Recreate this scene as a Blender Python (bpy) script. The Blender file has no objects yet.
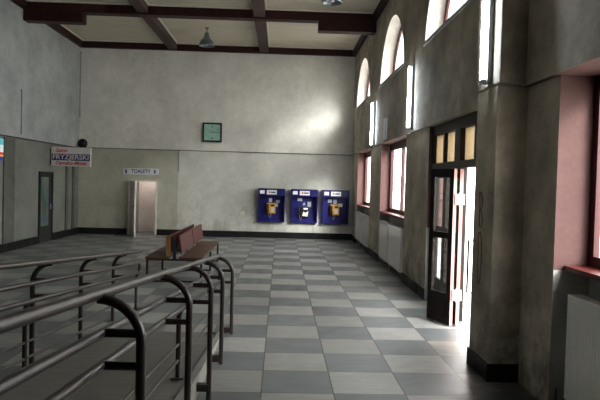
import bpy, bmesh, math, random
from mathutils import Vector, Matrix
random.seed(4)
PI = math.pi
scene = bpy.context.scene
col = scene.collection

# ------------------------------------------------------------------ materials
class NT:
    def __init__(s, name):
        s.m = bpy.data.materials.new(name); s.m.use_nodes = True
        s.t = s.m.node_tree; s.n = s.t.nodes; s.l = s.t.links
        s.b = s.n['Principled BSDF']; s.out = s.n['Material Output']
        s._pos = None
    def new(s, t): return s.n.new(t)
    def link(s, a, b): s.l.new(a, b)
    def sock(s, inp, v):
        if isinstance(v, bpy.types.NodeSocket): s.link(v, inp)
        else: inp.default_value = v
    def math(s, op, a, b=0.0, c=None):
        n = s.new('ShaderNodeMath'); n.operation = op
        s.sock(n.inputs[0], a); s.sock(n.inputs[1], b)
        if c is not None: s.sock(n.inputs[2], c)
        return n.outputs[0]
    def pos(s):
        if s._pos is None:
            s._g = s.new('ShaderNodeNewGeometry')
            x = s.new('ShaderNodeSeparateXYZ'); s.link(s._g.outputs['Position'], x.inputs[0])
            s._pos = x.outputs
        return s._pos
    def posv(s):
        s.pos(); return s._g.outputs['Position']
    def objv(s):
        return s.new('ShaderNodeTexCoord').outputs['Object']
    def noise(s, vec, scale, detail=4, rough=.55):
        n = s.new('ShaderNodeTexNoise'); s.link(vec, n.inputs['Vector'])
        n.inputs['Scale'].default_value = scale; n.inputs['Detail'].default_value = detail
        n.inputs['Roughness'].default_value = rough
        return n.outputs['Fac']
    def mapped(s, vec, scale=(1, 1, 1), loc=(0, 0, 0)):
        n = s.new('ShaderNodeMapping'); s.link(vec, n.inputs['Vector'])
        n.inputs['Scale'].default_value = scale; n.inputs['Location'].default_value = loc
        return n.outputs[0]
    def ramp(s, f, a, b, lo=0., hi=1.):
        n = s.new('ShaderNodeMapRange'); n.clamp = True
        s.sock(n.inputs[0], f); n.inputs[1].default_value = a; n.inputs[2].default_value = b
        n.inputs[3].default_value = lo; n.inputs[4].default_value = hi
        return n.outputs[0]
    def mix(s, f, a, b, mode='MIX'):
        n = s.new('ShaderNodeMix'); n.data_type = 'RGBA'; n.blend_type = mode
        s.sock(n.inputs[0], f)
        for i, v in ((6, a), (7, b)):
            if isinstance(v, (tuple, list)): v = tuple(v)[:3] + (1,)
            s.sock(n.inputs[i], v)
        return n.outputs[2]
    def bump(s, h, strength=.2, dist=.01):
        n = s.new('ShaderNodeBump'); n.inputs['Strength'].default_value = strength
        n.inputs['Distance'].default_value = dist
        s.link(h, n.inputs['Height']); s.link(n.outputs[0], s.b.inputs['Normal'])
    def color(s, c):
        if isinstance(c, (tuple, list)): c = tuple(c)[:3] + (1,)
        s.sock(s.b.inputs['Base Color'], c)
    def rough(s, r): s.sock(s.b.inputs['Roughness'], r)

def plain(name, c, rough=.5, metal=0., var=.12, scale=9., bump=.0, spec=.35):
    k = NT(name); v = k.objv(); k.b.inputs['Specular IOR Level'].default_value = spec
    f = k.noise(v, scale)
    k.color(k.mix(k.ramp(f, .3, .7), [x*(1-var) for x in c], [min(1, x*(1+var)) for x in c]))
    k.rough(rough); k.b.inputs['Metallic'].default_value = metal
    if bump: k.bump(k.noise(v, scale*6), bump, .004)
    return k.m

def plaster(name, base, dirt=.35, zones=None, stain=None, bump=.25):
    """painted plaster: blotchy, with grime; zones(k, color)->color lets a wall carry two paints"""
    k = NT(name); v = k.posv()
    c = zones(k) if zones else tuple(base) + (1,)
    big = k.noise(v, .9, 5, .6)
    mid = k.noise(k.mapped(v, (1, .6, .85)), 4.2, 7, .7)
    fine = k.noise(v, 22, 3)
    grime = k.math('MULTIPLY', k.ramp(big, .35, .68, 1-dirt, 1.06), k.ramp(mid, .3, .62, 1-dirt*.6, 1.04))
    grime = k.math('MULTIPLY', grime, k.ramp(fine, .3, .7, .94, 1.04))
    n = k.new('ShaderNodeCombineColor')
    for i in range(3): k.link(grime, n.inputs[i])
    c = k.mix(1., c, n.outputs[0], 'MULTIPLY')
    if stain: c = stain(k, c)
    k.color(c); k.rough(.75)
    k.b.inputs['Specular IOR Level'].default_value = .25
    k.bump(k.math('ADD', k.math('MULTIPLY', fine, .5), mid), bump, .012)
    return k.m

def z_split(z, lo, hi):
    def f(k):
        return k.mix(k.ramp(k.pos()[2], z-.01, z+.01), lo, hi)
    return f

M = {}
def back_zones(k):
    p = k.pos()
    lo = k.mix(k.ramp(p[0], -3.34, -3.30), (.45, .445, .36), (.60, .59, .54))
    return k.mix(k.ramp(p[2], 2.75, 2.77), lo, (.74, .72, .665))
def back_stain(k, c):
    p = k.pos(); v = k.posv()
    n = k.noise(k.mapped(v, (1, 1, .6)), 2.1, 7, .7)
    low = k.math('MULTIPLY', k.ramp(n, .47, .63), k.ramp(p[2], 1.9, .5, 0., .55))
    return k.mix(low, c, (.25, .245, .215))
M['wall_back'] = plaster('wall_back_plaster', (0, 0, 0), .16, back_zones, back_stain)
M['wall_left'] = plaster('wall_left_plaster', (0, 0, 0), .25, z_split(2.76, (.19, .20, .175), (.38, .40, .40)))
M['strip_paint'] = plaster('grey_green_strip_paint', (.11, .118, .10), .3)
def right_stain(k, c):
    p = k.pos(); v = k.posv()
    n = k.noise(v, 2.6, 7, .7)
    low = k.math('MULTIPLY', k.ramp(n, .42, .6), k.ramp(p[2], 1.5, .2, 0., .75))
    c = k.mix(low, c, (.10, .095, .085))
    n2 = k.noise(v, 6, 6, .7)
    pale = k.math('MULTIPLY', k.ramp(n2, .56, .64), k.ramp(p[2], .9, .4, 0., .7))
    return k.mix(pale, c, (.42, .44, .44))
M['wall_right'] = plaster('wall_right_plaster', (0, 0, 0), .48, z_split(2.8, (.68, .605, .49), (.52, .46, .375)), right_stain, .4)
M['pink'] = plaster('pink_reveal_paint', (.115, .058, .055), .18)
M['reveal_white'] = plaster('white_reveal_paint', (.56, .52, .48), .08)
M['reveal_grey'] = plaster('grey_reveal_plaster', (.50, .50, .48), .25)

def plinth():
    k = NT('black_plinth_paint'); v = k.posv(); k.b.inputs['Specular IOR Level'].default_value = .15
    k.color(k.mix(k.ramp(k.noise(v, 5), .35, .7), (.008, .008, .009), (.018, .017, .018)))
    k.rough(k.ramp(k.noise(v, 3), .3, .7, .35, .6)); return k.m
M['plinth'] = plinth()

TILE = .636; TX0, TY0 = -.124, 0.0     # set after camera
def floor_mat():
    k = NT('checkered_stone_tiles'); p = k.pos(); v = k.posv()
    u = k.math('DIVIDE', k.math('SUBTRACT', p[0], TX0), TILE)
    w = k.math('DIVIDE', k.math('SUBTRACT', p[1], TY0), TILE)
    fu, fw = k.math('FLOOR', u), k.math('FLOOR', w)
    par = k.math('MODULO', k.math('ABSOLUTE', k.math('ADD', k.math('ADD', fu, fw), 1.)), 2.)
    cmb = k.new('ShaderNodeCombineXYZ'); k.link(fu, cmb.inputs[0]); k.link(fw, cmb.inputs[1])
    wn = k.new('ShaderNodeTexWhiteNoise'); k.link(cmb.outputs[0], wn.inputs['Vector'])
    rnd = wn.outputs['Value']
    base = k.mix(par, (.25, .25, .24), (.12, .133, .138))
    streak = k.noise(k.mapped(v, (2.2, 9, 1)), 1.6, 6, .7)
    blot = k.noise(v, 7, 5, .65)
    g = k.math('MULTIPLY', k.ramp(rnd, 0, 1, .80, 1.12), k.ramp(streak, .3, .7, .84, 1.12))
    g = k.math('MULTIPLY', g, k.ramp(blot, .3, .7, .88, 1.1))
    n = k.new('ShaderNodeCombineColor')
    for i in range(3): k.link(g, n.inputs[i])
    c = k.mix(1., base, n.outputs[0], 'MULTIPLY')
    def edge(t):
        f = k.math('FRACT', t)
        return k.math('MINIMUM', f, k.math('SUBTRACT', 1., f))
    e = k.math('MINIMUM', edge(u), edge(w))
    gr = k.ramp(e, .006, .012, 1., 0.)
    c = k.mix(gr, c, (.045, .045, .043))
    # worn mud by the threshold
    dx = k.math('SUBTRACT', p[0], 2.1); dy = k.math('SUBTRACT', p[1], 6.9)
    d = k.math('SQRT', k.math('ADD', k.math('MULTIPLY', dx, dx), k.math('MULTIPLY', dy, dy)))
    mud = k.math('MULTIPLY', k.ramp(d, .15, .6, .7, 0.), k.ramp(k.noise(v, 5, 6, .7), .4, .6))
    c = k.mix(mud, c, (.20, .15, .085))
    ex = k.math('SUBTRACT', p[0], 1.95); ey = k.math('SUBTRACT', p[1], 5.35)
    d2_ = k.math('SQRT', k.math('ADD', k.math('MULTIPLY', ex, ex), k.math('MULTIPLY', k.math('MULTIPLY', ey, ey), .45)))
    pier_shade = k.math('MULTIPLY', k.ramp(d2_, .18, .62, .85, 0.), k.ramp(k.noise(v, 4, 6, .7), .3, .55))  # mostly shade at the buttress foot, painted into the tile colour
    c = k.mix(pier_shade, c, (.022, .021, .02))
    k.color(c)
    k.rough(k.ramp(k.noise(v, 3.5, 6, .7), .3, .7, .36, .5))
    k.b.inputs['Specular IOR Level'].default_value = .5
    k.bump(k.math('SUBTRACT', k.math('MULTIPLY', blot, .3), gr), .25, .004)
    return k.m

def boards():
    k = NT('cream_ceiling_boards'); p = k.pos(); v = k.posv()
    f = k.math('FRACT', k.math('DIVIDE', p[1], .14))
    ln = k.ramp(k.math('MINIMUM', f, k.math('SUBTRACT', 1., f)), .02, .06, 1., 0.)
    st = k.noise(k.mapped(v, (.5, 6, 1)), 1.5, 6, .7)
    blot = k.noise(v, .7, 5, .6)
    c = k.mix(k.ramp(st, .3, .7), (.50, .45, .35), (.63, .585, .48))
    c = k.mix(k.ramp(blot, .55, .75, 0, .5), c, (.36, .32, .25))
    c = k.mix(k.math('MULTIPLY', ln, .5), c, (.25, .22, .17))
    k.color(c); k.rough(.7); return k.m
M['boards'] = boards()
M['molding'] = plain('cream_molding', (.66, .62, .54), .6)

def wood(name, a, b, rough=.5, scale=(14, 1, 14)):
    k = NT(name); v = k.objv(); k.b.inputs['Specular IOR Level'].default_value = .18
    n = k.noise(k.mapped(v, scale), 2.2, 6, .65)
    k.color(k.mix(k.ramp(n, .3, .7), a, b)); k.rough(rough)
    k.bump(n, .1, .003); return k.m
M['beam'] = wood('dark_red_brown_beam', (.022, .007, .007), (.040, .014, .012), .55, (3, 3, 3))
M['beam_side'] = wood('dull_brown_beam', (.055, .032, .03), (.085, .055, .052), .6, (3, 3, 3))
M['bench_seat'] = wood('bench_seat_wood', (.055, .026, .015), (.10, .052, .030), .5, (14, 1, 14))
M['bench_end'] = wood('pale_bench_wood', (.13, .065, .03), (.19, .10, .05), .5, (14, 1, 14))
M['bench_back'] = wood('bench_red_wood', (.055, .013, .010), (.10, .026, .019), .45, (14, 1, 14))
M['steel'] = plain('black_steel', (.018, .018, .02), .45, .3)
M['rail'] = plain('brown_rail_paint', (.020, .013, .012), .32, .0, .15, 14, .05)
M['red_frame'] = plain('maroon_window_paint', (.055, .010, .011), .5)
M['red_sill'] = plain('red_sill_paint', (.13, .025, .022), .4)
M['door_dark'] = plain('dark_brown_door_paint', (.012, .007, .006), .5, spec=.15)
M['door_edge'] = plain('pink_brown_door_edge', (.42, .20, .17), .5)
M['hinge'] = plain('cream_hinge_paint', (.62, .58, .46), .45)
M['white_metal'] = plain('white_radiator_enamel', (.90, .89, .86), .2, 0, .03, spec=.7)
M['dark_gap'] = plain('dark_inside', (.02, .02, .02), .8)
M['grey_metal'] = plain('grey_sheet_metal', (.24, .25, .26), .4, .4)
M['white_wood'] = plain('white_door_paint', (.66, .62, .58), .45, 0, .06)
M['pale_pink'] = plain('pale_pink_door_paint', (.78, .72, .69), .45, 0, .06)
M['blue'] = plain('blue_booth_enamel', (.009, .008, .105), .38, 0, .12, 6)
M['yellow'] = plain('amber_phone_plastic', (.50, .25, .02), .4)
M['black'] = plain('black_plastic', (.012, .012, .014), .4)
M['paper'] = plain('white_paper', (.74, .74, .72), .6, 0, .05)
M['greypaper'] = plain('grey_blue_paper', (.42, .45, .52), .6, 0, .08)
M['red'] = plain('red_print', (.40, .03, .04), .5)
M['navy'] = plain('navy_print', (.020, .024, .16), .45)
M['signwhite'] = plain('sign_white', (.62, .58, .58), .45, 0, .05)
M['clockface'] = plain('mint_clock_face', (.36, .60, .50), .4, 0, .05)
M['signgrey'] = plain('sign_pale_grey', (.66, .67, .68), .45, 0, .06)
M['lampmetal'] = plain('enamel_lamp_shade', (.16, .19, .20), .28, .6)
M['concrete'] = plaster('ramp_side_concrete', (.30, .295, .265), .3)
def deck_mat():
    k = NT('ramp_deck_tiles'); p = k.pos(); v = k.posv()
    f = k.math('FRACT', k.math('DIVIDE', p[1], .30))
    ln = k.ramp(k.math('MINIMUM', f, k.math('SUBTRACT', 1., f)), .01, .025, 1., 0.)
    n = k.noise(k.mapped(v, (2, 6, 1)), 2, 6, .7)
    c = k.mix(k.ramp(n, .3, .7), (.085, .082, .076), (.135, .13, .12))
    k.color(k.mix(ln, c, (.06, .06, .055))); k.rough(.55)
    k.bump(n, .15, .004); return k.m
M['deck'] = deck_mat()
M['strip'] = plain('deck_edge_metal', (.30, .30, .29), .35, .5)
M['ground'] = plaster('outside_paving', (.55, .54, .52), .15)
M['graffiti'] = plain('faded_red_paint', (.20, .07, .09), .7)
def emit(name, c, s):
    k = NT(name); k.color((.8, .8, .8)); k.b.inputs['Emission Color'].default_value = tuple(c)+(1,)
    k.b.inputs['Emission Strength'].default_value = s; return k.m
M['tube'] = emit('lit_fluorescent_tube', (.86, .95, 1.), 30.)
def screen_mat():
    k = NT('lit_advert_panel'); p = k.pos()
    z = p[2]
    c = k.mix(k.ramp(z, 2.25, 2.26), (.02, .03, .35), (.9, .5, .02))
    c = k.mix(k.ramp(z, 2.29, 2.30), c, (.55, .02, .04))
    c = k.mix(k.ramp(z, 2.35, 2.36), c, (.75, .85, .85))
    c = k.mix(k.ramp(z, 2.52, 2.53), c, (.10, .55, .60))
    k.color(c); k.link(c, k.b.inputs['Emission Color']); k.b.inputs['Emission Strength'].default_value = .15
    return k.m
M['screen'] = screen_mat()
def poster_mat():
    k = NT('hair_poster_print'); v = k.posv()
    n = k.new('ShaderNodeTexVoronoi'); k.link(k.mapped(v, (1, 2.2, 2.2)), n.inputs['Vector']); n.inputs['Scale'].default_value = 2.2
    h = k.new('ShaderNodeHueSaturation'); k.link(n.outputs['Color'], h.inputs['Color']); h.inputs['Saturation'].default_value = .8
    h.inputs['Value'].default_value = .3
    k.color(k.mix(.6, h.outputs[0], (.02, .09, .05))); k.rough(.3); return k.m
M['poster'] = poster_mat()
def glass_mat(name, tint=(.97, .98, .97), diff=None):
    k = NT(name); k.n.remove(k.b)
    tr = k.new('ShaderNodeBsdfTransparent'); tr.inputs[0].default_value = tuple(tint)+(1,)
    gl = k.new('ShaderNodeBsdfGlossy'); gl.inputs['Roughness'].default_value = .05
    fr = k.new('ShaderNodeFresnel'); fr.inputs[0].default_value = 1.45
    mx = k.new('ShaderNodeMixShader'); k.link(k.math('MINIMUM', fr.outputs[0], .22), mx.inputs[0])
    k.link(tr.outputs[0], mx.inputs[1]); k.link(gl.outputs[0], mx.inputs[2])
    o = mx.outputs[0]
    if diff:
        d = k.new('ShaderNodeBsdfTranslucent'); d.inputs[0].default_value = tuple(diff[:3])+(1,)
        m2 = k.new('ShaderNodeMixShader'); m2.inputs[0].default_value = diff[3]
        k.link(o, m2.inputs[1]); k.link(d.outputs[0], m2.inputs[2]); o = m2.outputs[0]
    k.link(o, k.out.inputs[0]); return k.m
M['glass'] = glass_mat('window_glass')
M['amber_glass'] = glass_mat('yellowed_transom_glass', (.19, .165, .125), (.38, .325, .24, .45))

# ------------------------------------------------------------------ mesh builder
class MB:
    def __init__(s): s.v = []; s.f = []; s.mi = []; s.sm = []
    def add(s, vs, fs, mi=0, smooth=False):
        o = len(s.v); s.v += [tuple(v) for v in vs]
        for i, f in enumerate(fs):
            s.f.append([a+o for a in f]); s.mi.append(mi[i] if isinstance(mi, (list, tuple)) else mi); s.sm.append(smooth)
        return s
    def box(s, x0, x1, y0, y1, z0, z1, mi=0):
        """mi: one index or six for -x +x -y +y -z +z"""
        v = [(x, y, z) for x in (x0, x1) for y in (y0, y1) for z in (z0, z1)]
        f = [(0, 1, 3, 2), (4, 6, 7, 5), (0, 4, 5, 1), (2, 3, 7, 6), (0, 2, 6, 4), (1, 5, 7, 3)]
        return s.add(v, f, mi)
    def tube(s, pts, r, n=12, mi=0, caps=True):
        pts = [Vector(p) for p in pts]
        d = [(pts[min(i+1, len(pts)-1)]-pts[max(i-1, 0)]).normalized() for i in range(len(pts))]
        up = Vector((0, 0, 1)) if abs(d[0].z) < .9 else Vector((0, 1, 0))
        a = d[0].cross(up).normalized(); vs = []
        for i, p in enumerate(pts):
            a = (a-d[i]*a.dot(d[i])).normalized(); b = d[i].cross(a)
            rr = r[i] if isinstance(r, (list, tuple)) else r
            vs += [p+a*math.cos(2*PI*k/n)*rr+b*math.sin(2*PI*k/n)*rr for k in range(n)]
        fs = []
        for i in range(len(pts)-1):
            for k in range(n):
                k2 = (k+1) % n
                fs.append((i*n+k, i*n+k2, (i+1)*n+k2, (i+1)*n+k))
        s.add(vs, fs, mi, True)
        if caps:
            o = len(pts)-1
            s.add(vs[:n], [tuple(reversed(range(n)))], mi); s.add(vs[o*n:], [tuple(range(n))], mi)
        return s
    def bar(s, p, q, w, h, mi=0):
        p, q = Vector(p), Vector(q); d = (q-p).normalized()
        up = Vector((0, 0, 1)) if abs(d.z) < .95 else Vector((0, 1, 0))
        a = d.cross(up).normalized(); b = a.cross(d)
        vs = [c+a*i*w/2+b*j*h/2 for c in (p, q) for i, j in ((-1, -1), (1, -1), (1, 1), (-1, 1))]
        return s.add(vs, [(3, 2, 1, 0), (4, 5, 6, 7), (0, 1, 5, 4), (1, 2, 6, 5), (2, 3, 7, 6), (3, 0, 4, 7)], mi)
    def lathe(s, prof, n=24, mi=0, c=(0, 0, 0)):
        vs = [(c[0]+r*math.cos(2*PI*k/n), c[1]+r*math.sin(2*PI*k/n), c[2]+z) for r, z in prof for k in range(n)]
        fs = [(i*n+k, i*n+(k+1) % n, (i+1)*n+(k+1) % n, (i+1)*n+k) for i in range(len(prof)-1) for k in range(n)]
        return s.add(vs, fs, mi, True)
    def strip(s, inner, outer, x0, x1, mi=0, closed=False):
        """frame between two (y,z) outlines of equal length, from x0 to x1"""
        n = len(inner); vs = []
        for x in (x0, x1):
            vs += [(x, y, z) for y, z in inner] + [(x, y, z) for y, z in outer]
        fs = []
        for i in range(n if closed else n-1):
            j = (i+1) % n
            fs += [(i, j, n+j, n+i), (2*n+i, 3*n+i, 3*n+j, 2*n+j), (i, 2*n+i, 2*n+j, j), (n+i, n+j, 3*n+j, 3*n+i)]
        if not closed:
            fs += [(0, n, 3*n, 2*n), (n-1, 3*n-1, 4*n-1, 2*n-1)]
        return s.add(vs, fs, mi)
    def build(s, name, mats, parent=None, loc=(0, 0, 0), rot=0, bevel=0):
        me = bpy.data.meshes.new(name); me.from_pydata(s.v, [], s.f)
        mats = mats if isinstance(mats, (list, tuple)) else [mats]
        for m in mats: me.materials.append(m)
        for p, mi, sm in zip(me.polygons, s.mi, s.sm): p.material_index = mi; p.use_smooth = sm
        bm = bmesh.new(); bm.from_mesh(me); bmesh.ops.recalc_face_normals(bm, faces=bm.faces[:])
        bm.to_mesh(me); bm.free()
        o = bpy.data.objects.new(name, me); col.objects.link(o)
        o.location = loc; o.rotation_euler.z = rot
        if parent: o.parent = parent
        if bevel:
            b = o.modifiers.new('bevel', 'BEVEL'); b.width = bevel; b.segments = 2; b.limit_method = 'ANGLE'
        return o

def each(name, mat, parent, pieces, bevel=0):
    return [m.build(name, mat, parent, bevel=bevel) for m in pieces]

def tag(o, label, cat, group=None, kind=None):
    o['label'] = label; o['category'] = cat
    if group: o['group'] = group
    if kind: o['kind'] = kind
    return o
def thing(name, label, cat, loc=(0, 0, 0), rot=0, group=None):
    o = bpy.data.objects.new(name, None); col.objects.link(o); o.empty_display_size = .1
    o.location = loc; o.rotation_euler.z = rot
    return tag(o, label, cat, group)
def struct(o): o['kind'] = 'structure'; return o
def dup(root, loc, label):
    r = root.copy(); col.objects.link(r); r.location = loc; r['label'] = label
    for ch in list(root.children):
        c = ch.copy(); col.objects.link(c); c.parent = r
        for g in list(ch.children):
            d = g.copy(); col.objects.link(d); d.parent = c
    return r
def text(name, s, size, mat, parent, loc, rot=(PI/2, 0, 0), shear=0., width=None, depth=.003, bold=0.):
    cu = bpy.data.curves.new(name, 'FONT'); cu.body = s; cu.size = size; cu.align_x = 'CENTER'; cu.align_y = 'CENTER'
    cu.extrude = depth; cu.shear = shear; cu.offset = bold
    t = bpy.data.objects.new(name, cu); col.objects.link(t)
    bpy.context.view_layer.update()
    me = bpy.data.meshes.new_from_object(t.evaluated_get(bpy.context.evaluated_depsgraph_get()))
    bpy.data.objects.remove(t); bpy.data.curves.remove(cu)
    me.materials.clear(); me.materials.append(mat)
    if width:
        xs = [v.co.x for v in me.vertices]; k = width/(max(xs)-min(xs))
        for v in me.vertices: v.co.x *= k
    o = bpy.data.objects.new(name, me); col.objects.link(o); o.parent = parent; o.location = loc; o.rotation_euler = rot
    return o

# ------------------------------------------------------------------ camera
F, EYE = 620., 1.85
Yc = Vector((-19.5, 18.4, -F)).normalized()
Uc = Vector((.0262, 1, 0)); Uc = (Uc-Yc*Uc.dot(Yc)).normalized()
Xc = Yc.cross(Uc)
cam = bpy.data.cameras.new('camera'); cam.sensor_width = 36; cam.lens = F/600*36; cam.clip_start = .02
co = bpy.data.objects.new('camera', cam); col.objects.link(co)
co.matrix_world = Matrix.Translation((0, 0, EYE)) @ Matrix((Xc, Yc, Uc)).to_4x4()
scene.camera = co

# ------------------------------------------------------------------ setting
XL, XW, YB, YE, H = -6.52, 2.38, 20.24, -3.2, 6.2      # left wall, right lower wall, back wall, end wall, ceiling
XU = 2.33                                               # right wall above the ledge
XO = 2.62                                               # window plane
ZL = 2.80                                               # ledge height
TX0, TY0 = TX_TY = (-.131, .0)
TX0 = -.122; TY0 = 5.385
M['floor'] = floor_mat()
struct(MB().box(XL-.3, 2.9, YE-.3, YB+1.6, -.2, 0).build('floor', M['floor']))
struct(MB().box(2.9, 60, -40, 70, -.3, -.06).build('ground', M['ground']))

# back wall with the lavatory opening
WX0, WX1, WZ = -4.93, -3.99, 1.78
b = MB()
b.box(XL-.3, WX0, YB, YB+.25, 0, 6.4); b.box(WX1, 2.9, YB, YB+.25, 0, 6.4); b.box(WX0, WX1, YB, YB+.25, WZ, 6.4)
wb = struct(b.build('wall_back', M['wall_back']))
for q in ((WX0-.2, WX0, YB+.25, YB+1.3, 0, 2.3), (WX1, WX1+.2, YB+.25, YB+1.3, 0, 2.3), (WX0-.2, WX1+.2, YB+1.3, YB+1.4, 0, 2.3)):
    struct(MB().box(*q).build('wall_back', M['reveal_white']))
struct(MB().box(WX0-.2, WX1+.2, YB+.25, YB+1.4, 2.3, 2.4).build('ceiling', M['reveal_white']))
# left wall
b = MB().box(XL-.25, XL, YE-.3, YB, 0, 6.4)
wl = struct(b.build('wall_left', M['wall_left']))
for i, (ya, yb) in enumerate(((14.78, 15.36), (19.02, 19.2), (19.62, 19.8))):
    struct(MB().box(XL, XL+.035, ya, yb, 0, 2.72).build('trim_%d' % (90+i), M['strip_paint']))
struct(MB().box(XL-.25, 2.9, YE-.3, YE, 0, 6.4).build('wall_front', M['wall_left']))
# ceiling, beams
struct(MB().box(XL-.3, 2.9, YE-.3, YB+.3, H, H+.2).build('ceiling', M['boards']))
cross = [15.8, 11.08, 6.36, 1.64, -3.05]
longx = [(-3.69, -3.43), (-.78, -.49)]
tn = 0
def trim(mb, mats, bevel=0):
    global tn; tn += 1
    return struct(mb.build('trim_%d' % tn, mats, bevel=bevel))
for y in cross: trim(MB().box(XL, XU, y, y+.30, 5.95, H), M['beam'])
for x0, x1 in longx:
    for y0, y1 in ((16.1, YB), (11.38, 15.8), (6.66, 11.08), (1.94, 6.36), (-2.75, 1.64)):
        trim(MB().box(x0, x1, y0, y1, 5.99, H), M['beam_side'])
trim(MB().box(XL, XU, YB-.12, YB, 5.97, H), M['beam'])
trim(MB().box(XL, XL+.10, YE, YB-.12, 5.97, H), M['beam'])
trim(MB().box(XU-.10, XU, YE, YB-.12, 5.97, H), M['beam'])
b = MB()
ys = [(16.1, YB-.12), (11.38, 15.8), (6.66, 11.08), (1.94, 6.36)]
xs = [(XL+.10, -3.69), (-3.43, -.78), (-.49, XU-.10)]
for y0, y1 in ys:
    for x0, x1 in xs:
        t = .035
        b.box(x0, x1, y0, y0+t, H-t, H); b.box(x0, x1, y1-t, y1, H-t, H)
        b.box(x0, x0+t, y0, y1, H-t, H); b.box(x1-t, x1, y0, y1, H-t, H)
trim(b, M['molding'])
for y in cross[:4]:
    trim(MB().box(XL, -5.05, y-.01, y+.31, 5.70, 5.95), M['beam'], .008)
    trim(MB().box(.86, XU, y-.01, y+.31, 5.70, 5.95), M['beam'], .008)
# wainscot ledge lines and plinths
trim(MB().box(XL, XU, YB-.012, YB, 2.76, 2.785), M['strip_paint'])
trim(MB().box(XL, XL+.02, YE, 17.0, 2.74, 2.77).box(XL, XL+.02, 17, YB-.012, 2.74, 2.77), M['plinth'])
PB = .20
def base(name, mb): return struct(mb.build(name, M['plinth']))
base('baseboard_back', MB().box(XL, WX0-.02, YB-.02, YB, 0, PB).box(WX1+.02, XW, YB-.02, YB, 0, PB))
base('baseboard_left', MB().box(XL, XL+.045, YE, 16.9, 0, PB).box(XL, XL+.045, 17.95, YB-.02, 0, PB))

# right wall: niches below the ledge, arched lights above
niches = [(16.45, 19.12), (11.80, 14.70), (7.10, 9.95), (2.40, 5.12)]
arch_c = [18.05, 13.45, 8.85, 4.15]
AR, AZ, AS = 1.42, 4.05, 4.21
WM = [M['wall_right'], M['pink'], M['reveal_white'], M['reveal_grey'], M['plinth']]
edges = [YE-.3]+[e for n in reversed(niches) for e in n]+[YB]
for i in range(0, len(edges), 2):
    y0, y1 = edges[i], edges[i+1]
    struct(MB().box(XW, XO+.07, y0, y1, 0, 1.17, [0, 0, 3, 3, 0, 0]).box(XW, XO+.07, y0, y1, 1.17, ZL, [0, 0, 1, 1, 0, 0]).build('wall_right', WM))
for i, (y0, y1) in enumerate(niches):
    if i != 2: struct(MB().box(XO, XO+.07, y0, y1, 0, 1.17, 3).build('wall_right', WM))
def arch(c, r=AR, n=28, za=AZ, zs=AS):
    t0 = math.asin((zs-za)/r)
    return [(c+r*math.cos(t0+(PI-2*t0)*k/n), za+r*math.sin(t0+(PI-2*t0)*k/n)) for k in range(n+1)]
cuts = [YB, 15.75, 11.15, 6.5, YE-.3]
for i, c in enumerate(arch_c):
    y1, y0 = cuts[i], cuts[i+1]; z0, z1 = ZL, 6.4
    b = MB()
    inn = arch(c)
    out = []
    for y, z in inn:      # push each arch point out to the bay rectangle
        dy, dz = y-c, z-(AS-.01)
        k = 1e9
        if dy > 1e-6: k = min(k, (y1-c)/dy)
        if dy < -1e-6: k = min(k, (y0-c)/dy)
        if dz > 1e-6: k = min(k, (z1-AS)/dz)
        out.append((c+dy*k, min(z1, AS+(dz)*k)))
    out[0] = (y1, AS); out[-1] = (y0, AS)
    # insert the two top corners
    for (yy, zz) in ((y1, z1), (y0, z1)):
        j = min(range(len(out)), key=lambda q: (out[q][0]-yy)**2+(out[q][1]-zz)**2); out[j] = (yy, zz)
    n = len(inn)
    xu = XU if i < 3 else 2.25
    for x, fl in ((xu, 0), (XO+.07, 1)):
        vs = [(x, y, z) for y, z in inn]+[(x, y, z) for y, z in out]
        b.add(vs, [(j, j+1, n+j+1, n+j) for j in range(n-1)], 0)
    vs = [(x, y, z) for x in (xu, XO+.07) for y, z in inn]
    b.add(vs, [(j, n+j, n+j+1, j+1) for j in range(n-1)], 2)
    yl, yr = inn[-1][0], inn[0][0]
    b.box(xu, XO+.07, y0, y1, z0, AS-.001, [0, 0, 0, 0, 0 if i == 2 else 1, 2])
    struct(b.build('wall_right', WM))
# thin sill edge under each arched light
for c in arch_c[:4]:
    w = math.sqrt(AR**2-(AS-AZ)**2)
    trim(MB().box(XU-.03, XU+.02, c-w-.06, c+w+.06, AS-.05, AS), M['reveal_grey'])
# buttress beside the door
PX, PY0, PY1 = 2.02, 5.80, 6.40
pier = struct(MB().box(PX, XW, PY0, PY1, 0, ZL+.02).box(PX-.012, XU, PY0-.09, PY1+.012, ZL+.02, 5.97).build('wall_right', WM, bevel=.012))
struct(MB().box(XW-.07, XW, 5.12, PY0, 0, 1.17, [0, 0, 3, 0, 0, 0]).box(XW-.07, XW, 5.12, PY0, 1.17, ZL, [0, 0, 1, 0, 0, 0]).build('wall_right', WM))
base('baseboard_right', MB().box(PX-.015, XW, PY0-.015, PY1+.015, 0, .17))
b = MB()
for i in range(0, len(edges), 2):
    y0, y1 = edges[i], edges[i+1]
    if y0 < PY0 < y1:
        b.box(XW-.015, XW, y0, PY0-.015, 0, .17); b.box(XW-.015, XW, PY1+.015, y1, 0, .17)
    else: b.box(XW-.015, XW, y0, min(y1, YB-.02), 0, .17)
for i, (y0, y1) in enumerate(niches):
    if i != 2: b.box(XO-.015, XO, y0, y1, 0, .17)
base('baseboard_right', b)
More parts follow.
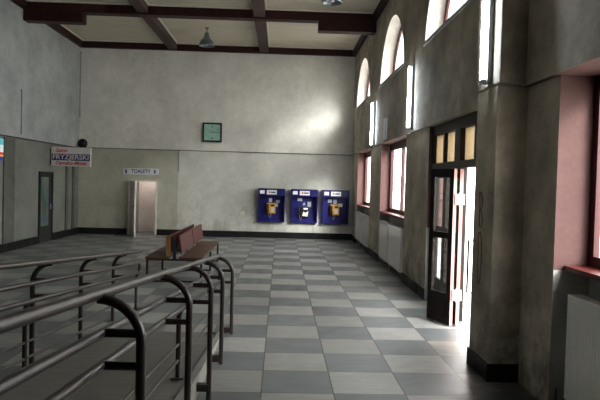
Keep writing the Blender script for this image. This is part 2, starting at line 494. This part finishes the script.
# graffiti strokes on the buttress face
def g(y, z): return (PX-.002, y, z)
B = [(6.21, 1.80), (6.16, 1.79), (6.11, 1.73), (6.12, 1.66), (6.17, 1.615), (6.20, 1.61), (6.14, 1.60), (6.105, 1.53), (6.11, 1.47), (6.15, 1.44), (6.19, 1.46), (6.20, 1.55), (6.19, 1.68), (6.21, 1.80)]
D = [(6.20, 1.385), (6.16, 1.40), (6.11, 1.33), (6.095, 1.20), (6.10, 1.05), (6.12, .92), (6.16, .87), (6.19, .90), (6.195, 1.0), (6.20, 1.2), (6.20, 1.385)]
gm = MB()
for L in (B, D): gm.tube([g(*p) for p in L], .006, 6)
gm.build('graffiti', M['graffiti'], pier)

# windows --------------------------------------------------------------
wn = 0
def low_window(y0, y1):
    global wn; wn += 1
    f = MB(); z0, z1 = 1.21, ZL; x0, x1 = XO-.02, XO+.03; t = .09
    f.box(x0, x1, y0, y0+t, z0, z1); f.box(x0, x1, y1-t, y1, z0, z1)
    f.box(x0, x1, y0+t, y1-t, z0, z0+t); f.box(x0, x1, y0+t, y1-t, z1-t-.06, z1)
    n = 2
    for k in range(1, n):
        y = y0+(y1-y0)*k/n; f.box(x0-.008, x1, y-.06, y+.06, z0+t, z1-t-.06)
    w = struct(f.build('window_%d' % wn, M['red_frame']))
    for k in range(n):
        ya = y0+(y1-y0)*k/n+.055; yb = y0+(y1-y0)*(k+1)/n-.055
        MB().box(XO-.004, XO+.004, ya, yb, z0+.06, z1-.12).build('pane', M['glass'], w)
    MB().box(XW+.02, XO+.02, y0, y1, 1.17, 1.21).build('window_sill', M['red_sill'], w)
    return w
def arch_window(c):
    global wn; wn += 1
    f = MB(); x0, x1 = XO-.015, XO+.02
    o = arch(c, AR+.02); i_ = arch(c, AR-.10, zs=AS+.02)
    f.strip(i_, o, x0, x1)
    w = math.sqrt(AR**2-(AS-AZ)**2)
    f.box(x0, x1, c-w, c+w, AS, AS+.09)
    for k in (0.,): 
        f.box(x0, x1, c+k-.035, c+k+.035, AS+.09, AZ+math.sqrt((AR-.06)**2-k*k))
    win = struct(f.build('window_%d' % wn, M['red_frame']))
    p = arch(c, AR-.06); n = len(p)
    vs = [(x, y, z) for x in (XO-.003, XO+.003) for y, z in p]
    fs = [tuple(range(n)), tuple(reversed(range(n, 2*n)))]+[(j, (j+1) % n, n+(j+1) % n, n+j) for j in range(n)]
    MB().add(vs, fs).build('pane', M['glass'], win)
for i, (y0, y1) in enumerate(niches):
    if i != 2: low_window(y0, y1)
for c in arch_c: arch_window(c)

# ------------------------------------------------------------------ main door (bay three)
DX0, DX1 = 2.43, 2.55
dy0, dy1 = niches[2]
f = MB()
f.box(DX0, DX1, dy0, dy0+.1, 0, ZL); f.box(DX0, DX1, dy1-.1, dy1, 0, ZL)
f.box(DX0, DX1, dy0+.1, dy1-.1, 2.64, ZL); f.box(DX0-.02, DX1, dy0+.1, dy1-.1, 2.10, 2.20)
f.box(DX0-.02, DX1, 8.32, 8.58, 2.20, 2.64)
f.box(DX0, DX1, 9.20, 9.27, 2.2, 2.64); f.box(DX0, DX1, 7.70, 7.77, 2.2, 2.64)
f.box(DX0, DX1, 8.40, 8.56, 0, 2.10)
dr = struct(f.build('door_1', M['door_dark']))
for ya, yb in ((9.27, 9.85), (8.58, 9.2), (7.77, 8.32), (7.2, 7.70)):
    MB().box(2.48, 2.49, ya, yb, 2.2, 2.64).build('transom_pane', M['amber_glass'], dr)
def door_leaf(w, z1=2.08):
    """leaf from local x=0 (hinge) to x=w, thickness in y, dark frame with two glass lights"""
    l = MB(); t = .045; st = .085
    l.box(0, st, 0, t, .015, z1, [1, 0, 0, 0, 0, 0]); l.box(w-st, w, 0, t, .015, z1)
    l.box(st, w-st, 0, t, .015, .42); l.box(st, w-st, 0, t, 1.15, 1.23); l.box(st, w-st, 0, t, 1.97, z1)
    l.box(st+.03, w-st-.03, -.006, t+.006, .10, .34)
    return l
def leaf_obj(name, parent, w, loc, rot):
    o = door_leaf(w).build(name, [M['door_dark'], M['door_edge']], parent, loc, rot)
    st = .085
    for za, zb in ((.42, 1.15), (1.23, 1.97)):
        MB().box(st, w-st, .019, .026, za, zb).build('pane', M['glass'], o)
    return o
# folded pair standing open at the middle post
fd = thing('folding_door', 'dark brown glazed folding door, folded open at the middle post of the entrance', 'door', (2.31, 8.06, 0))
a1 = math.atan2(.47, -.18)
la = leaf_obj('door_leaf', fd, .52, (0, 0, 0), a1)
lb = leaf_obj('door_leaf', fd, .52, (.085, -.01, 0), math.atan2(.51, .0))
for z in (.42, 1.68):
    h = MB().box(-.02, .03, -.03, -.005, z-.07, z+.07).build('hinge_plate', M['hinge'], fd)
    MB().box(.045, .10, -.04, -.012, z-.07, z+.07).build('hinge_plate', M['hinge'], fd)
    MB().tube([(.037, -.025, z-.09), (.037, -.025, z+.09)], .014, 10).build('hinge_pin', M['hinge'], fd)
# closed pair on the far side
fc = thing('folding_door', 'dark glazed door leaves standing closed behind the folded open leaf', 'door', (2.50, 8.56, 0))
leaf_obj('door_leaf', fc, .64, (0, 0, 0), PI/2); leaf_obj('door_leaf', fc, .64, (0, .645, 0), PI/2)
# near pair folded back behind the buttress; only its pull bar shows
fn = thing('folding_door', 'door leaf folded behind the buttress, only its thin upright pull bar showing', 'door', (2.56, 7.21, 0))
leaf_obj('door_leaf', fn, .26, (0, 0, 0), PI)
MB().tube([(-.26, .0, .60), (-.325, .02, .60), (-.325, .02, 1.22), (-.26, .0, 1.22)], .012, 8).build('pull_bar', M['rail'], fn)

# ------------------------------------------------------------------ radiators
def radiator(L, label, y, x=2.34):
    """panel radiator, local origin at floor, length along +y, face towards -x"""
    r = thing('radiator', label, 'radiator', (x, y, 0), 0, 'white panel radiators under the windows')
    z0, z1 = .16, 1.0
    p = MB(); n = max(8, int(L/.045)); prof = []
    for k in range(n):
        ya, yb = L*k/n, L*(k+1)/n; q = (yb-ya)
        prof += [(0, ya), (0, ya+q*.55), (.005, ya+q*.7), (.005, ya+q*.85)]
    prof.append((0, L)); m = len(prof)
    vs = [(px, py, z) for z in (z0+.04, z1-.05) for px, py in prof]
    p.add(vs, [(j, j+1, m+j+1, m+j) for j in range(m-1)])
    p.box(-.001, .02, 0, L, z0, z0+.04); p.box(-.001, .02, 0, L, z1-.05, z1); p.box(.012, .02, 0, L, z0+.04, z1-.05)
    p.build('front_panel', M['white_metal'], r)
    MB().box(.105, .125, 0, L, z0, z1).build('rear_panel', M['white_metal'], r)
    each('side_cover', M['white_metal'], r, [MB().box(.0, .125, -.006, 0, z0, z1+.004), MB().box(.0, .125, L, L+.006, z0, z1+.004)])
    g_ = MB().box(.0, .015, 0, L, z1, z1+.004).box(.11, .125, 0, L, z1, z1+.004)
    k = .02
    while k < L:
        g_.box(.015, .11, k, min(k+.018, L), z1, z1+.004); k += .026
    g_.build('top_grille', M['white_metal'], r)
    for yy in (.15*L, .82*L):
        each('bracket', M['steel'], r, [MB().box(.125, XO-x-.0008, yy, yy+.04, za, za+.04) for za in (.3, .85)])
    MB().tube([(.06, -.006, z0+.05), (.06, -.05, z0+.05), (.06, -.05, 0)], .011, 8).build('pipe', M['white_metal'], r)
    MB().tube([(.06, -.05, z0+.06), (.06, -.05, z0+.13)], .022, 10).build('valve', M['paper'], r)
    return r
radiator(1.30, 'white radiator by the phone corner, farther of the pair under the far window', 17.70)
radiator(1.12, 'white radiator under the far window, nearer of its pair, half hidden by the wall', 16.48)
radiator(1.00, 'white radiator under the second window, farther of its pair', 13.38)
radiator(1.38, 'white radiator under the second window, the one nearest the entrance door', 11.86)
radiator(2.30, 'large white ribbed radiator under the nearest window, beside the buttress', 2.60)

# ------------------------------------------------------------------ fluorescent tubes
def tube_light(label, loc, L=1.12):
    t = thing('fluorescent_tube_light', label, 'light', (loc[0]+.001, loc[1], loc[2]), 0, 'upright fluorescent tubes on the right wall')
    MB().box(-.05, 0, -.045, .045, 0, L).build('housing', M['grey_metal'], t, bevel=.006)
    each('tube_holder', M['grey_metal'], t, [MB().box(-.10, -.05, -.022, .022, .0, .04), MB().box(-.10, -.05, -.022, .022, L-.04, L)])
    MB().tube([(-.085, 0, .04), (-.085, 0, L-.04)], .021, 14).build('tube', M['tube'], t)
tube_light('lit upright fluorescent tube between the two far arched windows, smallest of three', (XU-.0, 15.55, 2.80))
tube_light('lit upright fluorescent tube on the wall left of the entrance door', (XU-.0, 11.05, 2.84), 1.16)
tube_light('lit upright fluorescent tube on the buttress right of the door, largest and nearest', (PX-.012, 5.98, 2.85), 1.18)
tag(MB().box(0, .03, 0, .32, 0, .47).build('notice_board', M['paper'], None, (XU-.029, 13.70, 2.86)), 'small pale upright plate on the right wall above the second window', 'plate')

# ------------------------------------------------------------------ back wall things
# clock
ck = thing('wall_clock', 'square black framed clock with mint green face high on the back wall', 'clock', (-2.245, YB, 3.07))
s = .31; b = MB()
b.box(-s, -s+.05, -.09, 0, 0, 2*s); b.box(s-.05, s, -.09, 0, 0, 2*s); b.box(-s+.05, s-.05, -.09, 0, 0, .05); b.box(-s+.05, s-.05, -.09, 0, 2*s-.05, 2*s)
b.build('frame', M['black'], ck, bevel=.008)
MB().box(-s+.05, s-.05, -.06, 0, .05, 2*s-.05).build('face', M['clockface'], ck)
b = MB()
for k in range(12):
    a = k*PI/6; r0, r1 = .165, .215
    MB().bar((r0*math.sin(a), -.062, s+r0*math.cos(a)), (r1*math.sin(a), -.062, s+r1*math.cos(a)), .03, .004).build('hour_mark', M['black'], ck)
def hand(nm, a, L, w): MB().bar((-.03*math.sin(a), -.068, s-.03*math.cos(a)), (L*math.sin(a), -.068, s+L*math.cos(a)), w, .005).build(nm, M['black'], ck)
hand('hour_hand', -math.radians(48), .13, .03); hand('minute_hand', math.radians(91), .21, .02)

# phone booths
def booth(label, cx, kind):
    W, Z0, Z1, Dp = .86, .53, 1.62, .30
    t = thing('phone_booth', label, 'phone booth', (cx, YB, 0), 0, 'blue phone booths on the back wall')
    h = W/2
    MB().box(-h, h, -.03, 0, Z0, Z1).build('back_panel', M['blue'], t)
    for sx in (-1, 1):
        s1 = MB()
        x0, x1 = (-h, -h+.035) if sx < 0 else (h-.035, h)
        vs = [(x, y, z) for x in (x0, x1) for y, z in ((-.03, Z0), (-.03, Z1-.035), (-Dp, Z1-.035), (-Dp, Z1-.23), (-.16, Z0+.10), (-.16, Z0))]
        s1.add(vs, [(0, 1, 2, 3, 4, 5), (11, 10, 9, 8, 7, 6)]+[(i, (i+1) % 6, 6+(i+1) % 6, 6+i) for i in range(6)])
        s1.build('side_panel', M['blue'], t)
    MB().box(-h, h, -Dp, -.03, Z1-.035, Z1).build('top_panel', M['blue'], t, bevel=.008)
    MB().box(-h+.035, h-.035, -Dp, -Dp+.02, Z1-.23, Z1-.035).build('header', M['blue'], t)
    MB().box(-h+.035, h-.035, -.16, -.03, Z0, Z0+.03).build('bottom_shelf', M['blue'], t)
    y = -Dp-.003
    MB().box(-h+.05, -h+.20, y, y+.003, Z1-.17, Z1-.06).build('sticker', M['paper'], t)
    hs = MB().box(-h+.27, -h+.59, y, y+.003, Z1-.19, Z1-.05)
    hs = hs.build('sticker', M['paper'], t)
    MB().tube([(-h+.36, y, Z1-.12), (-h+.36, y-.003, Z1-.12)], .028, 12).build('emblem', M['red'], hs)
    MB().box(-h+.41, -h+.55, y-.003, y, Z1-.14, Z1-.10).build('emblem', M['navy'], hs)
    # notices on the inner panel
    ny = -.034
    ns = {0: [(-.04, 1.24, .10, .13), (.20, 1.20, .12, .09), (.17, 1.08, .07, .10)],
          1: [(-.14, 1.28, .16, .09), (.17, 1.13, .12, .17)],
          2: [(-.17, 1.26, .13, .10), (.0, 1.24, .11, .14), (.18, 1.13, .13, .11)]}[kind]
    for i, (nx, nz, w, hh) in enumerate(ns):
        MB().box(nx-w/2, nx+w/2, ny, ny+.004, nz-hh/2, nz+hh/2).build('notice', M['paper' if (kind == 2 and i == 2) else 'greypaper'], t)
    px, pz = -.02, .98
    if kind == 1:
        MB().box(-.10, .08, ny, ny+.004, 1.06, 1.22).build('handset_sign', M['navy'], t)
        MB().tube([(-.03, ny-.002, 1.10), (.0, ny-.002, 1.18), (.03, ny-.002, 1.10)], .012, 8).build('pictogram', M['signgrey'], t)
        p = MB().box(-.13, .17, -.15, -.03, .72, 1.06).build('telephone', M['black'], t, bevel=.015)
        MB().add([(x, yy, z) for yy in (-.165, -.15) for x, z in ((-.06, .76), (.11, .74), (.14, .92), (.04, .86), (-.02, .90))],
                 [(0, 1, 2, 3, 4), (9, 8, 7, 6, 5)]+[(i, (i+1) % 5, 5+(i+1) % 5, 5+i) for i in range(5)]).build('torn_cover', M['paper'], p)
        MB().box(-.02, .12, -.16, -.15, .96, 1.02).build('display', M['signgrey'], p)
        hx, hm = -.17, M['black']
    else:
        p = MB().box(px-.14, px+.15, -.15, -.03, pz-.17, pz+.17).build('telephone', M['yellow'], t, bevel=.015)
        MB().box(px+.0, px+.11, -.16, -.15, pz+.06, pz+.12).build('display', M['black'], p)
        MB().box(px, px+.11, -.158, -.15, pz-.12, pz+.03).build('keypad', M['greypaper'], p)
        hx, hm = px-.09, M['black']
    hz = pz-.01 if kind != 1 else .92
    MB().tube([(hx, -.17, hz-.12), (hx, -.19, hz-.10), (hx, -.195, hz), (hx, -.19, hz+.10), (hx, -.17, hz+.12)], [.034, .03, .02, .03, .034], 12).build('handset', hm, p)
    MB().tube([(hx+.02, -.17, hz-.13), (hx+.035, -.15, hz-.26), (hx+.06, -.12, hz-.32), (hx+.09, -.10, hz-.24), (hx+.10, -.10, pz-.17)], .008, 8).build('cord', M['grey_metal'], p)
    return t
booth('blue phone booth with amber telephone, leftmost of three on the back wall', -.27, 0)
booth('middle blue phone booth, its telephone black with a torn white cover', .79, 1)
booth('blue phone booth with amber telephone, nearest the right corner', 1.80, 2)
tag(MB().box(-.08, .08, -.04, .001, -.07, .07).build('junction_box', M['hinge'], None, (-1.22, YB, .78), bevel=.01), 'small yellowish box low on the back wall left of the phones', 'box')

# lavatory sign and door
ts = thing('lavatory_sign', 'pale TOALETY sign above the lavatory doorway', 'sign', (-4.52, YB, 1.955))
MB().box(-.57, .57, -.03, 0, 0, .20).build('plate', M['signgrey'], ts, bevel=.004)
text('lettering', 'TOALETY', .17, M['navy'], ts, (0, -.032, .10), width=.62, bold=.003)
for cx, w in ((-.47, 1), (.45, 0)):
    b = MB().tube([(cx, -.032, .155), (cx, -.036, .155)], .018, 10)
    if w: b.add([(cx+dx, yy, z) for yy in (-.036, -.03) for dx, z in ((-.012, .135), (.012, .135), (.04, .06), (-.04, .06))], [(0, 1, 2, 3), (7, 6, 5, 4)]+[(i, (i+1) % 4, 4+(i+1) % 4, 4+i) for i in range(4)])
    else: b.box(cx-.028, cx+.028, -.036, -.03, .08, .135)
    b.box(cx-.018, cx-.003, -.036, -.03, .025, .08).box(cx+.003, cx+.018, -.036, -.03, .025, .08)
    b.build('pictogram', M['navy'], ts)
d2 = struct(MB().box(WX0-.0, WX0+.05, YB-.03, YB+.2, 0, WZ+.0).box(WX1-.05, WX1, YB-.03, YB+.2, 0, WZ).box(WX0+.05, WX1-.05, YB-.03, YB+.2, WZ-.05, WZ).build('door_2', M['reveal_white']))
lv = thing('lavatory_door', 'white door standing ajar at the lavatory doorway', 'door', (WX0+.06, YB-.02, 0), math.atan2(-.72, .33))
def panel_door(w, z1, t=.045):
    b = MB().box(0, w, 0, t, .01, z1)
    for xa, xb in ((.1, w/2-.04), (w/2+.04, w-.1)):
        for za, zb in ((.15, .85), (.97, z1-.14)):
            for yy in ((-.008, 0), (t, t+.008)):
                b.box(xa, xb, yy[0], yy[1], za, za+.025); b.box(xa, xb, yy[0], yy[1], zb-.025, zb)
                b.box(xa, xa+.025, yy[0], yy[1], za, zb); b.box(xb-.025, xb, yy[0], yy[1], za, zb)
    return b
panel_door(.80, 1.75).build('door_leaf', M['white_wood'], lv)
MB().tube([(.73, -.045, .95), (.73, .09, .95)], .011, 8).tube([(.73, -.045, .95), (.62, -.045, .95)], .010, 8).build('door_handle', M['grey_metal'], lv)
ld = thing('panel_door', 'pale pink panelled door seen inside the lavatory doorway', 'door', (WX0+.08, YB+1.23, 0))
panel_door(.78, 1.92).build('door_leaf', M['pale_pink'], ld)
MB().tube([(.70, 0, .95), (.70, -.05, .95), (.60, -.05, .95)], .010, 8).build('door_handle', M['grey_metal'], ld)

# ------------------------------------------------------------------ left wall things
d3 = struct(MB().box(XL, XL+.05, 16.93, 17.0, 0, 1.95).box(XL, XL+.05, 17.85, 17.92, 0, 1.95).box(XL, XL+.05, 17.0, 17.85, 1.88, 1.95).build('door_3', M['dark_gap']))
MB().box(XL, XL+.02, 17.0, 17.85, .01, 1.88).build('door_leaf', M['dark_gap'], d3)
MB().box(XL+.02, XL+.026, 17.06, 17.62, .45, 1.80).build('poster', M['poster'], d3)
MB().box(XL+.02, XL+.05, 17.74, 17.77, .9, 1.05).build('door_handle', M['grey_metal'], d3)
sg = thing('hairdresser_sign', 'white and blue hairdresser sign projecting from the left wall above the dark door', 'sign', (XL, 17.8, 2.12))
sg.scale = (.94, 1, .93)
MB().box(.03, 1.20, -.05, .05, 0, .58).build('panel', M['signwhite'], sg, bevel=.006)
MB().box(.05, 1.185, -.053, -.05, .175, .375).build('blue_band', M['navy'], sg)
each('bracket', M['steel'], sg, [MB().box(0, .03, -.03, .03, .05, .13), MB().box(0, .03, -.03, .03, .45, .53)])
text('lettering', 'Salon', .17, M['red'], sg, (.33, -.052, .475), shear=.35, width=.36, bold=.004)
text('lettering', 'FRYZJERSKI', .20, M['signwhite'], sg, (.615, -.055, .275), width=1.06, bold=.003)
text('lettering', 'Damsko-Męski', .15, M['red'], sg, (.62, -.052, .095), shear=.25, width=.94, bold=.004)
tag(MB().box(-.001, .06, -.85, .12, 0, .50).build('advert_panel', M['screen'], None, (XL, 14.55, 2.17), bevel=.004), 'colourful advert panel flat on the left wall beyond the railings', 'advert panel')
sp = thing('loudspeaker', 'round black loudspeaker in the back left corner on the ledge', 'loudspeaker', (-6.34, YB-.011, 2.77))
MB().box(-.05, .05, -.08, .012, .02, .12).build('bracket', M['steel'], sp)
MB().tube([(0, -.02, .12), (0, -.10, .12), (.01, -.16, .12), (.015, -.24, .12), (.015, -.25, .12), (.015, -.21, .12)], [.08, .10, .11, .155, .15, .09], 20).build('horn', M['black'], sp)
MB().tube([(.015, -.213, .12), (.015, -.235, .12)], [.06, .03], 14).build('dust_cap', M['steel'], sp)
tag(MB().tube([(0, -.012, 0), (0, -.012, .68)], .012, 8).box(-.02, .02, -.03, .001, 0, .05).build('cable', M['grey_metal'], None, (-3.31, YB, 2.08)), 'short upright cable on the back wall right of the TOALETY sign', 'cable')
tag(MB().tube([(.016, 0, 0), (.016, 0, 1.1)], .018, 8).box(-.001, .03, -.03, .03, 1.08, 1.12).build('conduit', M['grey_metal'], None, (XL, 15.75, 2.85)), 'thin upright grey conduit on the upper left wall', 'conduit')
tag(MB().tube([(.015, -.015, 0), (.015, -.015, 2.1)], .016, 8).box(-.001, .05, -.03, 0, .02, .05).box(0, .05, -.03, 0, 2.05, 2.08).build('corner_cable', M['grey_metal'], None, (XL, YB, 3.75)), 'thin cable running up the back left corner', 'cable')

# ------------------------------------------------------------------ pendant lamps
def pendant(label, x, y):
    t = thing('pendant_lamp', label, 'lamp', (x, y, H), 0, 'bell shaped pendant lamps under the ceiling')
    MB().lathe([(.0, 0), (.055, 0), (.055, -.03), (.02, -.05), (0, -.05)]).build('canopy', M['lampmetal'], t)
    MB().tube([(0, 0, -.05), (0, 0, -.13)], .011, 8).build('rod', M['steel'], t)
    MB().lathe([(0, -.12), (.035, -.13), (.06, -.15), (.065, -.22), (.085, -.245), (.09, -.29), (.13, -.32), (.185, -.38), (.215, -.46), (.22, -.52), (.21, -.52), (.20, -.46), (.17, -.39), (.11, -.33), (0, -.31)], 28).build('shade', M['lampmetal'], t)
    MB().lathe([(.0, -.31), (.03, -.32), (.035, -.36), (.06, -.41), (.065, -.45), (.045, -.49), (0, -.505)], 18).build('bulb', M['paper'], t)
pendant('grey bell shaped pendant lamp hanging before the far end wall', -2.22, 18.0)
pendant('grey pendant lamp on the near side of the cross beam, only its rim showing', 1.0, 13.3)

# ------------------------------------------------------------------ bench
bn = thing('bench', 'double sided wooden waiting bench with back to back red brown backrests', 'bench', (-1.86, 11.05, 0))
L = 3.05
for sx in (-1, 1):
    s_ = MB().box(.09 if sx > 0 else -.51, .51 if sx > 0 else -.09, 0, L, .42, .455)
    s_.build('seat', M['bench_seat'], bn, bevel=.008)
    for ya, yb in ((.02, 1.50), (1.56, L-.02)):
        vs = []
        for y in (ya, yb):
            vs += [(sx*.105, y, .53), (sx*.145, y, .53), (sx*.10, y, .84), (sx*.06, y, .84)]
        MB().add(vs, [(0, 1, 2, 3), (7, 6, 5, 4), (0, 4, 5, 1), (1, 5, 6, 2), (2, 6, 7, 3), (3, 7, 4, 0)]).build('backrest', M['bench_back'], bn, bevel=.006)
    MB().box(min(sx*.06, sx*.145), max(sx*.06, sx*.145), -.005, .018, .47, .83).build('end_board', M['bench_end'], bn, bevel=.004) if sx < 0 else None
for y in (.06, 1.52, L-.06):
    f = MB(); r = .035
    for sx in (-1, 1):
        f.box(sx*.48-.018, sx*.48+.018, y-.018, y+.018, 0, .42)
    f.box(-.498, .498, y-.018, y+.018, .385, .42); f.box(-.49, .49, y-.015, y+.015, .0, .03)
    f.box(-.03, .03, y-.02, y+.02, .42, .80)
    f.box(-.10, .10, y-.018, y+.018, .55, .585)
    f.build('leg_frame', M['steel'], bn)
for y in (.4, .75, 1.1, 1.9, 2.25, 2.6):
    MB().box(-.10, .10, y-.02, y+.02, .455, .535).build('back_bracket', M['grey_metal'], bn)

# ------------------------------------------------------------------ ramp
SL = .088
def rz(y): return .66-SL*y                      # deck height
def tz(y): return 1.585-SL*y                    # handrail height
RY0, RY1, RX0, RX1 = -1.2, 7.5, -2.06, -.66
rp = thing('access_ramp', 'sloping access ramp with dark tiled deck between two brown railings', 'ramp', ((RX0+RX1)/2, RY1, 0))
def R(mb, name, m): 
    o = mb.build(name, m, rp); o.location = (-(RX0+RX1)/2, -RY1, 0); return o
vs = [(x, y, z) for x in (RX0, RX1) for y, z in ((RY0, 0.0), (RY1, 0.0), (RY0, rz(RY0)))]
R(MB().add(vs, [(0, 1, 2), (5, 4, 3), (0, 3, 4, 1), (1, 4, 5, 2), (2, 5, 3, 0)], [0, 0, 0, 1, 0]), 'ramp_body', [M['concrete'], M['deck']])
for x0, x1 in ((RX1-.05, RX1+.012), (RX0-.012, RX0+.05)):
    vs = [(x, y, z) for x in (x0, x1) for y, z in ((RY0, rz(RY0)-.03), (RY1, rz(RY1)+.0), (RY1, rz(RY1)+.012), (RY0, rz(RY0)+.012))]
    R(MB().add(vs, [(0, 1, 2, 3), (7, 6, 5, 4), (0, 4, 5, 1), (1, 5, 6, 2), (2, 6, 7, 3), (3, 7, 4, 0)]), 'edge_strip', M['strip'])

def railing(label, sx, xr, xp, y0, y1, posts, shorts):
    """sx=+1: posts outside to the right; rails at xr, posts at xp"""
    t = thing('ramp_railing', label, 'railing', (xp, y1, 0), -.0061 if sx > 0 else 0, 'brown tubular railings along the ramp')
    def O(mb, name, parent=t):
        o = mb.build(name, M['rail'], parent)
        if parent is t: o.location = (-xp, -y1, 0)
        return o
    O(MB().tube([(xr, y0, tz(y0)), (xr, y1, tz(y1))], .025, 16), 'handrail')
    for dz in (.165, .305):
        O(MB().tube([(xr+sx*.02, y0, tz(y0)-dz), (xr+sx*.02, y1, tz(y1)-dz)], .020, 12), 'middle_rail')
    O(MB().tube([(xr+sx*.02, y1, tz(y1)-.165), (xr+sx*.02, y1+.025, tz(y1)-.235), (xr+sx*.02, y1, tz(y1)-.305)], .019, 10), 'end_loop')
    ls = xr-.045 if sx > 0 else xr-.04
    for dz in (.63, .76):
        O(MB().tube([(ls, y0, tz(y0)-dz), (ls, min(y1, 7.4), tz(min(y1, 7.4))-dz)], .012, 8), 'lower_rail')
    R_ = abs(xp-xr)
    for y in posts:
        zt = tz(y); pts = [(xp, y, 0.0 if y < 7.6 else 0.), (xp, y, zt-R_-.02)]
        for k in range(1, 10):
            a = PI/2*k/9
            pts.append((xp-sx*R_*(1-math.cos(a)), y, zt-R_-.02+(R_+.0)*math.sin(a)))
        b = MB().tube(pts, .022, 14)
        po = O(b, 'post')
        for dz in (.165, .305):
            q = MB().tube([(xp, y, zt-dz), (xr+sx*.02, y, zt-dz)], .019, 10).build('stub', M['rail'], po)
        if rz(y) > .02 or True:
            zb = max(.05, rz(y)*.5) if sx > 0 else max(.032, rz(y)*.35)
            xe = RX1 if sx > 0 else RX0
            if y < RY1: MB().box(min(xe, xp)+(.002+(RY1-y)*.0062 if sx > 0 else 0), max(xe, xp)-(0 if sx > 0 else .001), y-.03, y+.03, zb-.03, zb+.03).build('bracket', M['rail'], po)
    for y in shorts:
        zb = rz(y)+.021 if y < RY1 else .008; sl = SL if y < RY1 else 0
        b = MB().tube([(ls, y, zb), (ls, y, tz(y)-.40), (ls*.7+(xr+sx*.02)*.3, y, tz(y)-.345), (xr+sx*.02, y, tz(y)-.31)], .020, 12)
        b.bar((ls, y-.05, zb+sl*.05), (ls, y+.05, zb-sl*.05), .10, .014)
        O(b, 'short_post')
railing('nearest brown tubular railing, along the ramp edge facing the open tiled floor', 1, -.73, -.545, .35, 7.5, [1.1, 2.64, 4.0, 5.2, 6.21, 7.44], [5.0, 7.35])
railing('brown tubular railing along the far edge of the ramp, behind the nearest one', -1, -1.95, -2.115, .6, 8.83, [2.7, 4.0, 5.4, 6.71, 8.01], [4.94, 8.75])

# ------------------------------------------------------------------ light
sl_ = bpy.data.lights.new('hazy_sun', 'SUN'); sl_.energy = 5.5; sl_.angle = math.radians(26); sl_.color = (1, .985, .96)
so = bpy.data.objects.new('hazy_sun', sl_); col.objects.link(so)
so.rotation_euler = Vector((-.52, .72, -.42)).to_track_quat('-Z', 'Y').to_euler()
w = bpy.data.worlds.new('overcast_sky'); scene.world = w; w.use_nodes = True
bg = w.node_tree.nodes['Background']; bg.inputs[0].default_value = (1., .985, .965, 1); bg.inputs[1].default_value = 6.5
def portal(loc, sy, sz):
    l = bpy.data.lights.new('portal', 'AREA'); l.shape = 'RECTANGLE'; l.size = sz; l.size_y = sy
    l.cycles.is_portal = True
    o = bpy.data.objects.new('window_portal', l); col.objects.link(o); o.location = loc
    o.rotation_euler = (0, PI/2, 0)      # -Z of the lamp points to -X
for i, (y0, y1) in enumerate(niches):
    if i == 2: portal((2.7, (y0+y1)/2, 1.4), y1-y0, 2.8)
    else: portal((2.7, (y0+y1)/2, 2.0), y1-y0, 1.7)
for c in arch_c: portal((2.7, c, 4.85), 2*AR, 1.35)
l = bpy.data.lights.new('corridor_lamp', 'POINT'); l.energy = 5.; l.color = (1, .93, .88); l.shadow_soft_size = .08
o = bpy.data.objects.new('corridor_lamp', l); col.objects.link(o); o.location = (-4.4, YB+.75, 2.15)

vs_ = scene.view_settings
vs_.view_transform = 'Standard'; vs_.look = 'None'; vs_.gamma = 1; vs_.use_curve_mapping = False
vs_.exposure = 1.05
scene.cycles.use_denoising = True
scene.cycles.max_bounces = 10; scene.cycles.diffuse_bounces = 6; scene.cycles.transparent_max_bounces = 16
